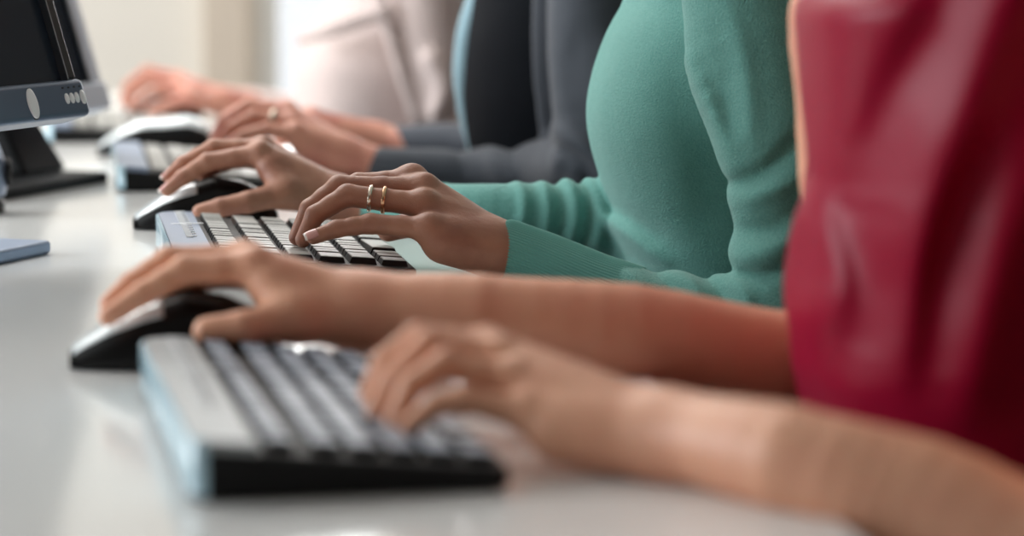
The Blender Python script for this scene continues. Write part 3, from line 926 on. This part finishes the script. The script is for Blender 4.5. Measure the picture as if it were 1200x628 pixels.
F1 = fold2d([
    ([(985, -60), (990, 60), (985, 160)], -.006, .012),
    ([(1020, 150), (1008, 250), (1018, 330), (1012, 380)], -.010, .016),
    ([(1030, 190), (1048, 290), (1062, 370), (1050, 440)], .007, .012),
    ([(1082, 260), (1098, 370), (1090, 460)], -.008, .014),
    ([(1215, 0), (1160, 150), (1132, 300), (1120, 470)], .012, .018),
    ([(1170, -40), (1120, 120), (1098, 260)], -.010, .014),
    ([(1270, 150), (1215, 330), (1190, 500)], .012, .020),
    ([(1195, 200), (1165, 350), (1155, 480)], -.010, .014)], 1.60)
T1g = torso_f(prof1, 1.745)


def G1(p):
    return T1g(p) - F1(p)


zt = DESK + .345
V, Q = surface(lambda p: np.maximum(G1(p), p[:, 2] - zt), (.36, 1.50, DESK - .22), (.86, 1.98, DESK + .36), .0035)
link('sleeveless_top', mesh_np('sleeveless_top', [(V, Q)], 3), M_satin, t1, 'crimson satin sleeveless top with soft folds')
finish_head(t1, h1, M_hair[0]); lower_body(t1, 1.745, .47, M_trouser); chair(1.745, .47, 'the person in the crimson satin top')

# ---- second woman: teal sweater, two rings ----------------------------------
t2 = empty('person', (0.60, 2.66, 0), 'person in teal knit sweater, typing, in sharp focus with two rings on a finger', 'person'); t2['world_parts'] = 1
L2 = [px_chain(c) for c in (
    [(484, 212, 2.520), (420, 216, 2.525), (375, 242, 2.525), (352, 276, 2.520)],
    [(497, 222, 2.500), (397, 219, 2.502), (363, 245, 2.500), (348, 278, 2.497)],
    [(497, 240, 2.478), (407, 229, 2.480), (369, 252, 2.478), (355, 281, 2.475)],
    [(503, 268, 2.455), (434, 262, 2.458), (395, 268, 2.455), (367, 278, 2.452)])]
wL2 = P(577, 286, 2.485)
g, b = hand_f(L2, wL2, FH * .012, px_chain([(525, 262, 2.545), (485, 262, 2.56), (455, 270, 2.57)]), DN, 1.22, tendons=True)
al2 = arm_f(wL2, FH * .012, px_chain([(625, 303, 2.475), (690, 330, 2.455)]), [.0190, .0195], wr=.0190)
kb = ell(np.array(P(480, 210, 2.52)), (.010, .010, .009))
fL2 = lambda p, g=g, al=al2: smin(smin(g(p), al(p), .012), kb(p), .012)
R2 = [px_chain(c) for c in (
    [(305, 180, 2.865), (243, 190, 2.865), (214, 208, 2.862), (196, 223, 2.860)],
    [(308, 174, 2.885), (250, 174, 2.885), (215, 192, 2.882), (198, 207, 2.880)],
    [(313, 180, 2.905), (262, 182, 2.905), (235, 196, 2.902), (222, 208, 2.900)],
    [(318, 190, 2.922), (278, 188, 2.922), (252, 197, 2.92), (238, 207, 2.918)])]
wR2 = P(398, 232, 2.88)
g, bb = hand_f(R2, wR2, NEAR * .012, px_chain([(335, 226, 2.85), (290, 237, 2.832), (258, 243, 2.828), (234, 248, 2.828)]), DN, 1.13)
ar2 = arm_f(wR2, NEAR * .012, px_chain([(450, 242, 2.86), (520, 250, 2.81)]), [.0225, .0240], wr=.020)
fR2 = lambda p, g=g, ar=ar2: smin(g(p), ar(p), .012)
prof2 = profile([(765, -60, 2.69, .24, .165), (743, 0, 2.69, .25, .165), (722, 30, 2.69, .26, .165), (706, 72, 2.69, .27, .165), (697, 110, 2.69, .28, .165), (695, 140, 2.69, .28, .165), (700, 172, 2.69, .27, .16), (709, 205, 2.69, .26, .155),
                 (720, 240, 2.69, .25, .15), (732, 280, 2.69, .24, .15), (745, 320, 2.69, .24, .15), (760, 400, 2.69, .24, .155)], .24, .165, .62, .5)
T2 = torso_f(prof2, 2.655)
h2 = (.575, 2.655, DESK + .505)
slL = polytube([(.63, 2.54, DESK + .29)] + px_chain([(870, -110, 2.46), (884, 30, 2.44), (905, 150, 2.42), (915, 240, 2.41), (915, 345, 2.41)]), [.060, .062, .060, .050, .043, .044], .02)
slL2 = polytube(px_chain([(915, 352, 2.41), (860, 372, 2.42), (760, 357, 2.44), (700, 335, 2.455), (640, 308, 2.47), (588, 290, 2.48)]), [.042, .037, .031, .0275, .0255, .0250], .012)
slR = polytube(px_chain([(430, 238, 2.875), (520, 248, 2.80), (600, 252, 2.78), (710, 260, 2.78), (830, 290, 2.78), (860, 60, 2.80), (850, -110, 2.80)]), [.0255, .0285, .031, .038, .045, .052, .06], .015)
lo, hi = bounds(b + px_chain([(700, 330, 2.45)]), .035); s1 = surface(fL2, lo, hi, .0011)
lo, hi = bounds(bb + px_chain([(520, 252, 2.85)]), .035); s2 = surface(fR2, lo, hi, .0014)
cb = coarse_body(h2, shrink(T2, .015), [shrink(slL, .015), shrink(slL2, .012), shrink(slR, .014)])
link('body', mesh_np('body', [s1, s2] + cb, 1), M_skin2, t2)
wr = [(800, 326, .006), (838, 330, .008), (868, 337, .009)]
crk = union([polytube(px_chain([(x - 14, y - 14, 2.40), (x, y + 16, 2.385), (x + 8, y + 40, 2.385)]), [.004, r, .004], .006) for x, y, r in wr], .004)
foldU = union([polytube(px_chain([(866, 225, 2.385), (905, 245, 2.375), (940, 262, 2.37)]), [.008, .011, .010], .01),
               polytube(px_chain([(870, 300, 2.385), (905, 322, 2.375), (935, 330, 2.37)]), [.010, .012, .010], .01),
               polytube(px_chain([(792, 60, 2.42), (850, 190, 2.385), (858, 222, 2.385)]), [.012, .008, .006], .01),
               polytube(px_chain([(862, 60, 2.385), (862, 130, 2.385), (855, 200, 2.385)]), [.008, .009, .006], .01)], .01)
foldR = union([polytube(px_chain([(x, 214, 2.80), (x + 6, 250, 2.785), (x + 2, 285, 2.79)]), [r, r * 1.2, r * .6], .006) for x, r in ((612, .006), (640, .005), (668, .008), (698, .007))], .003)
flank = ell(np.array(P(800, 120, 2.55)), (.115, .075, .115))
bust = ell(np.array(P(783, 133, 2.56)), (.066, .07, .068))
pleat = polytube(px_chain([(706, 206, 2.54), (735, 262, 2.51), (790, 320, 2.50)]), [.010, .012, .014], .02)
pleat2 = polytube(px_chain([(760, 20, 2.46), (782, 45, 2.44), (800, 90, 2.44)]), [.012, .010, .006], .02)


F2t = fold2d([
    ([(702, 185), (720, 226), (756, 278), (806, 322)], .009, .009),
    ([(700, 225), (712, 262), (742, 305), (768, 335)], -.006, .009),
    ([(725, 205), (760, 265), (810, 300)], -.006, .012),
    ([(735, 290), (728, 320), (735, 360)], .005, .008),
    ([(800, 60), (818, 130), (845, 200), (856, 280)], -.005, .022),
    ([(745, -10), (752, 25), (745, 60)], .002, .008)], 2.52)
F2s = fold2d([
    ([(785, 0), (806, 70), (835, 140), (858, 200)], .008, .010),
    ([(846, 30), (852, 100), (852, 165), (862, 205)], -.003, .010),
    ([(850, 10), (866, 90), (870, 160)], .004, .009),
    ([(858, 214), (890, 196), (935, 150)], -.007, .007),
    ([(860, 235), (895, 218), (950, 190)], .006, .009),
    ([(862, 268), (895, 262), (950, 230)], -.005, .009),
    ([(856, 300), (890, 290), (930, 262)], .005, .009),
    ([(862, 318), (890, 318), (940, 300)], -.006, .007),
    ([(742, 325), (760, 340), (770, 370)], .004, .005), ([(772, 325), (790, 340), (798, 375)], -.004, .005),
    ([(798, 322), (815, 338), (822, 375)], .005, .006), ([(826, 322), (842, 342), (846, 380)], -.004, .005), ([(850, 325), (866, 345), (870, 380)], .005, .006)], 2.40)


F2r = fold2d([([(606, 205), (612, 235), (604, 300)], .004, .006), ([(636, 205), (640, 240), (634, 300)], .004, .006), ([(664, 200), (672, 240), (664, 300)], .006, .007), ([(690, 200), (700, 240), (694, 300)], .007, .008), ([(650, 205), (656, 240), (650, 300)], -.003, .005), ([(678, 200), (686, 240), (680, 300)], -.004, .005)], 2.76)


def G2(p):
    d = T2(p) - F2t(p)
    a = smin(slL(p), slL2(p), .008) - F2s(p)
    d = smin(d, a, .006)
    r = slR(p) - F2r(p)
    d = smin(d, r, .012)
    # open cuffs and neckline
    return d


cuffL = np.array(P(586, 289, 2.482)); axL = np.array((P(586, 289, 2.482) - P(640, 308, 2.47)).normalized())
cuffR = np.array(P(428, 238, 2.875)); axR = np.array((P(428, 238, 2.875) - P(520, 248, 2.80)).normalized())


def G2c(p):
    d = G2(p)
    for c, ax, up in ((cuffL, axL, 0), (cuffR, axR, 0)):
        q = p - c; s = q @ ax; near = np.linalg.norm(q, axis=1) < .06
        d = np.where(near, np.maximum(d, s), d)
    d = np.maximum(d, p[:, 2] - (DESK + .39))
    return d


cutp = np.array(P(700, 333, 2.455))
lo = np.array(P(425, 250, 2.48)); lo = (.22, 2.20, DESK - .28); hi = (.86, 2.98, DESK + .42)
V, Q = surface(G2c, lo, hi, .0026)
link('sweater', mesh_np('sweater', [(V, Q)], 2), M_teal, t2, 'teal knit sweater')
# ribbed cuff: long fine ribs that run along the forearm
def cuff_mesh(path, rad, n_rib, amp, name, m, t, flare=0.0):
    pts = [Vector(q) for q in px_chain(path)]
    N = 40; A = n_rib * 6
    vs = []; fs = []
    ks = np.linspace(0, 1, N)
    seg = np.linspace(0, 1, len(pts))
    cx = [np.interp(ks, seg, [q[i] for q in pts]) for i in range(3)]; rr = np.interp(ks, seg, rad)
    for i in range(N):
        c = Vector((cx[0][i], cx[1][i], cx[2][i])); j = min(i, N - 2)
        ax = (Vector((cx[0][j + 1], cx[1][j + 1], cx[2][j + 1])) - Vector((cx[0][j], cx[1][j], cx[2][j]))).normalized()
        u = ax.cross(UP).normalized(); v = ax.cross(u)
        for a in range(A):
            th = 2 * math.pi * a / A
            r = rr[i] + amp * math.cos(th * n_rib)
            if i == 0: r -= .0028
            if i == 1: r -= .0006
            vs.append(c + u * r * math.cos(th) + v * r * math.sin(th))
    for i in range(N - 1):
        for a in range(A):
            fs.append((i * A + a, i * A + (a + 1) % A, (i + 1) * A + (a + 1) % A, (i + 1) * A + a))
    o = MB().add(vs, fs).build(name, m, t, smooth=True)
    return o
cuff_mesh([(584, 288, 2.482), (640, 308, 2.47), (700, 335, 2.455), (742, 351, 2.445)], [.0262, .0264, .0284, .0300], 64, .00045, 'cuff', M_cuff, t2)
cuff_mesh([(428, 238, 2.875), (470, 243, 2.84), (520, 248, 2.80)], [.0262, .0275, .0290], 64, .0004, 'cuff', M_teal, t2)
ra, rb_ = Vector(L2[2][0]), Vector(L2[2][1])
for u, mt, lb, gm in ((.70, M_wgold, 'plain pale gold ring', False), (.52, M_gold, 'rose gold ring', False)):
    ring(t2, ra.lerp(rb_, u), (rb_ - ra), .0113 if u > .6 else .0118, mt, .0018, lb, gm)
nail(t2, L2[3][3], L2[3][2], UP + NEAR * .9)
nail(t2, R2[0][3], R2[0][2], UP * .9 + RT * -.6 + NEAR * .2)
nail(t2, R2[1][3], R2[1][2], UP * .9 + RT * -.6)
finish_head(t2, h2, M_hair[1]); lower_body(t2, 2.655, .52, M_trouser); chair(2.655, .52, 'the person in the teal sweater')

# ---- third woman: charcoal jacket -------------------------------------------
t3 = empty('person', (0.60, 3.5, 0), 'person in charcoal jacket over black top, typing beyond the teal sweater', 'person'); t3['world_parts'] = 1
L3 = [px_chain(c) for c in (
    [(335, 130, 3.53), (292, 124, 3.53), (268, 136, 3.53), (256, 155, 3.525)],
    [(338, 134, 3.51), (290, 126, 3.51), (263, 143, 3.505), (252, 163, 3.505)],
    [(343, 144, 3.49), (297, 137, 3.49), (271, 150, 3.485), (258, 168, 3.485)],
    [(347, 156, 3.47), (312, 152, 3.47), (286, 158, 3.47), (269, 169, 3.465)])]
wL3 = P(402, 180, 3.50)
g, b = hand_f(L3, wL3, FH * .012, px_chain([(360, 150, 3.56), (332, 148, 3.58), (312, 152, 3.58)]), DN, 1.2)
fa = arm_f(wL3, FH * .012, px_chain([(450, 196, 3.49), (520, 200, 3.48)]), [.0225, .0235], wr=.0205)
fL3 = lambda p, g=g, fa=fa: smin(g(p), fa(p), .012)
R3 = [px_chain([(x0, y0, d), (x0 - 38, y0 - 2, d), (x0 - 62, y0 + 10, d), (x0 - 74, y0 + 24, d)]) for x0, y0, d in ((368, 138, 3.80), (364, 136, 3.82), (366, 138, 3.84), (372, 142, 3.86))]
wR3 = P(438, 160, 3.83)
g, bb = hand_f(R3, wR3, NEAR * .012, px_chain([(380, 158, 3.79), (350, 162, 3.78), (328, 164, 3.78)]), DN, 1.12)
fa = arm_f(wR3, NEAR * .012, px_chain([(480, 167, 3.81), (530, 168, 3.79)]), [.0185, .022])
fR3 = lambda p, g=g, fa=fa: smin(g(p), fa(p), .012)
prof3 = profile([(556, -40, 3.53, .24, .165), (552, 0, 3.53, .24, .165), (545, 40, 3.53, .25, .165), (541, 80, 3.53, .26, .165), (540, 115, 3.53, .26, .165), (544, 150, 3.53, .25, .16), (552, 190, 3.53, .25, .155), (560, 240, 3.53, .25, .155)], .24, .165, .62, .5)
T3 = torso_f(prof3, 3.50)
h3 = (.59, 3.50, DESK + .51)
sl3 = union([polytube(px_chain([(700, -100, 3.30), (693, 60, 3.29), (700, 178, 3.29)]), [.058, .052, .046], .02),
             polytube(px_chain([(700, 186, 3.29), (640, 196, 3.38), (560, 199, 3.46), (436, 195, 3.49)]), [.044, .032, .026, .0245], .02)], .012)
sl3r = polytube(px_chain([(462, 166, 3.82), (540, 167, 3.78), (640, 180, 3.72)]) + [(.62, 3.66, DESK + .08), (.64, 3.62, DESK + .28)], [.0215, .026, .04, .050, .055], .02)
wrk3 = union([polytube(px_chain([(x, 182, 3.25), (x + 8, 205, 3.24)]), [r, r], .004) for x, r in ((640, .012), (662, .014), (690, .016))] + [polytube(px_chain([(648, 158, 3.25), (668, 170, 3.235), (700, 215, 3.24)]), [.012, .012, .014], .01)], .006)
lo, hi = bounds(b + px_chain([(520, 200, 3.48)]), .035); s1 = surface(fL3, lo, hi, .0018)
lo, hi = bounds(bb + px_chain([(530, 168, 3.79)]), .035); s2 = surface(fR3, lo, hi, .0022)
cb = coarse_body(h3, shrink(T3, .014), [shrink(sl3, .014), shrink(sl3r, .014)])
link('body', mesh_np('body', [s1, s2] + cb, 1), M_skin3, t3)
V, Q = surface(lambda p: np.maximum(T3(p), p[:, 2] - (DESK + .30)), (.36, 3.28, DESK - .28), (.86, 3.72, DESK + .33), .006)
link('blouse', mesh_np('blouse', [(V, Q)], 3), M_blouse3, t3, 'black top worn under the jacket')
xcut = P(652, 60, 3.33).x
cL3 = np.array(P(436, 195, 3.49)); aL3 = np.array((P(436, 195, 3.49) - P(560, 199, 3.46)).normalized())


F3 = fold2d([
    ([(636, 150), (662, 160), (690, 185), (712, 225)], .010, .010), ([(650, 170), (676, 190), (690, 225)], -.009, .009),
    ([(648, 172), (642, 195), (650, 225)], .008, .010), ([(622, 168), (618, 195), (626, 225)], -.006, .008),
    ([(598, 172), (592, 198), (600, 225)], .005, .009), ([(566, 172), (560, 198), (566, 222)], -.004, .008),
    ([(668, 40), (662, 90), (676, 140)], -.004, .014), ([(700, 40), (694, 100), (700, 140)], .005, .014)], 3.30)


def G3(p):
    j = T3(p) - .009
    edge = xcut - .02 * np.sin((p[:, 2] - DESK) * 9) - p[:, 0]
    j = np.maximum(j, edge)
    j = -smin(-j, T3(p) + .002, .002)
    s = sl3(p) - F3(p)
    d = smin(j, s, .012)
    d = smin(d, sl3r(p), .01)
    q = p - cL3; d = np.where(np.linalg.norm(q, axis=1) < .06, np.maximum(d, q @ aL3), d)
    return np.maximum(d, p[:, 2] - (DESK + .37))


V, Q = surface(G3, (.22, 3.05, DESK - .28), (.92, 3.95, DESK + .39), .0045)
link('jacket', mesh_np('jacket', [(V, Q)], 2), M_blazer, t3, 'charcoal jacket with folded sleeves')
V, Q = surface(polytube(px_chain([(590, -80, 3.53), (572, -10, 3.53), (556, 35, 3.53), (548, 80, 3.53), (547, 125, 3.53), (556, 180, 3.53)]), [.024, .024, .022, .019, .013, .008], .02), (.36, 3.35, DESK - .1), (.66, 3.65, DESK + .35), .004)
link('lapel', mesh_np('lapel', [(V, Q)], 2), M_lapel, t3, 'pale blue lit front edge')  # strip along the front edge, its lit tone painted
ra, rb_ = Vector(L3[2][0]), Vector(L3[2][1])
ring(t3, ra.lerp(rb_, .50), (rb_ - ra), .0125, M_wgold, .0035, 'pale ring with stone')
nail(t3, L3[3][3], L3[3][2], UP + NEAR * .9)
finish_head(t3, h3, M_hair[2]); lower_body(t3, 3.50, .52, M_trouser); chair(3.50, .52, 'the person in the charcoal jacket')

# ---- fourth woman: pale dusty pink sweater ----------------------------------
t4 = empty('person', (0.60, 4.55, 0), 'person in pale dusty pink sweater, farthest and most blurred of the row', 'person'); t4['world_parts'] = 1
L4 = [px_chain(c) for c in (
    [(206, 92, 4.55), (170, 83, 4.55), (150, 98, 4.55), (143, 118, 4.55)],
    [(208, 95, 4.53), (167, 86, 4.53), (146, 102, 4.53), (140, 122, 4.53)],
    [(211, 101, 4.51), (172, 96, 4.51), (153, 110, 4.51), (146, 128, 4.51)],
    [(214, 109, 4.49), (182, 108, 4.49), (165, 116, 4.49), (154, 128, 4.49)])]
wL4 = P(262, 118, 4.56)
L4 = [[tuple(Vector(q) + FH * (.03 * (1 - i) + .03)) for q in f] for i, f in enumerate(L4)][::1]
L4 = [[tuple(Vector(q) - FH * (.03 - .035 * i)) for q in f] for i, f in enumerate(L4)]
g, b = hand_f(L4, wL4, NEAR * .012, px_chain([(225, 114, 4.50), (196, 124, 4.49), (176, 131, 4.49)]), DN, 1.06)
fa = arm_f(wL4, NEAR * .012, px_chain([(300, 124, 4.60), (330, 130, 4.62)]), [.024, .026], wr=.021)
fL4 = lambda p, g=g, fa=fa: smin(g(p), fa(p), .012)
prof4 = profile([(400, -40, 4.59, .24, .165), (388, 0, 4.59, .24, .165), (368, 25, 4.59, .26, .165), (352, 50, 4.59, .28, .165), (342, 85, 4.59, .29, .165), (344, 118, 4.59, .28, .16), (355, 150, 4.59, .26, .155), (370, 190, 4.59, .25, .155)], .24, .165, .55, .5)
T4 = torso_f(prof4, 4.55)
h4 = (.50, 4.55, DESK + .51)
sl4 = polytube(px_chain([(492, -80, 4.38), (500, 30, 4.37), (515, 120, 4.37), (522, 180, 4.39)]) + [(.46, 4.42, DESK - .07), (.36, 4.45, DESK - .11)], [.058, .055, .050, .045, .036, .027], .02)
sl4r = polytube([(h4[0] + .04, 4.70, DESK + .29), (h4[0] + .04, 4.76, DESK + .09)] + px_chain([(400, 138, 4.66), (292, 122, 4.60)]), [.055, .045, .038, .029], .02)
R4w = (.34, 4.455, DESK - .115)
R4 = [[(.255 + e, 4.495 - .02 * i, DESK - .120), (.212 + e, 4.495 - .02 * i, DESK - .122), (.186 + e, 4.495 - .02 * i, DESK - .130), (.166 + e, 4.495 - .02 * i, DESK - .140)] for i, e in enumerate((.0, -.004, .0, .012))]
g4, b4 = hand_f(R4, R4w, (0, .012, 0), [(.29, 4.50, DESK - .125), (.25, 4.53, DESK - .135), (.225, 4.54, DESK - .14)], DN, 1.0)
fR4 = lambda p: smin(g4(p), cone(R4w, (.38, 4.445, DESK - .105), .018, .021)(p), .012)
foldP = union([polytube(px_chain([(350, 46, 4.40), (390, 34, 4.34), (450, 14, 4.32)]), [.010, .014, .012], .01), polytube(px_chain([(440, -20, 4.33), (462, 60, 4.32), (486, 140, 4.33)]), [.012, .010, .008], .01),
               polytube(px_chain([(505, 70, 4.31), (520, 105, 4.31), (508, 135, 4.31)]), [.012, .012, .008], .01)], .01)
lo, hi = bounds(b + px_chain([(330, 130, 4.62)]), .05); s1 = surface(fL4, lo, hi, .0026)
lo, hi = bounds(b4 + [(.39, 4.44, DESK - .10)], .035); s2 = surface(fR4, lo, hi, .0026)
cb = coarse_body(h4, shrink(T4, .014), [shrink(sl4, .012), shrink(sl4r, .012)])
link('body', mesh_np('body', [s1, s2] + cb, 1), M_skin4, t4)


def G4(p):
    d = smin(smin(T4(p), sl4(p), .01), sl4r(p), .012)
    d = smin(d, foldP(p), .02)
    return np.maximum(d, p[:, 2] - (DESK + .365))


V, Q = surface(G4, (.18, 4.25, DESK - .28), (.82, 4.88, DESK + .38), .006)
link('sweater', mesh_np('sweater', [(V, Q)], 2), M_pink4, t4, 'pale dusty pink knit sweater')
finish_head(t4, h4, M_hair[3]); lower_body(t4, 4.55, .44, M_trouser); chair(4.55, .44, 'the person in the pale dusty pink sweater')
for o in list(bpy.data.objects):
    if 'world_parts' in o: del o['world_parts']
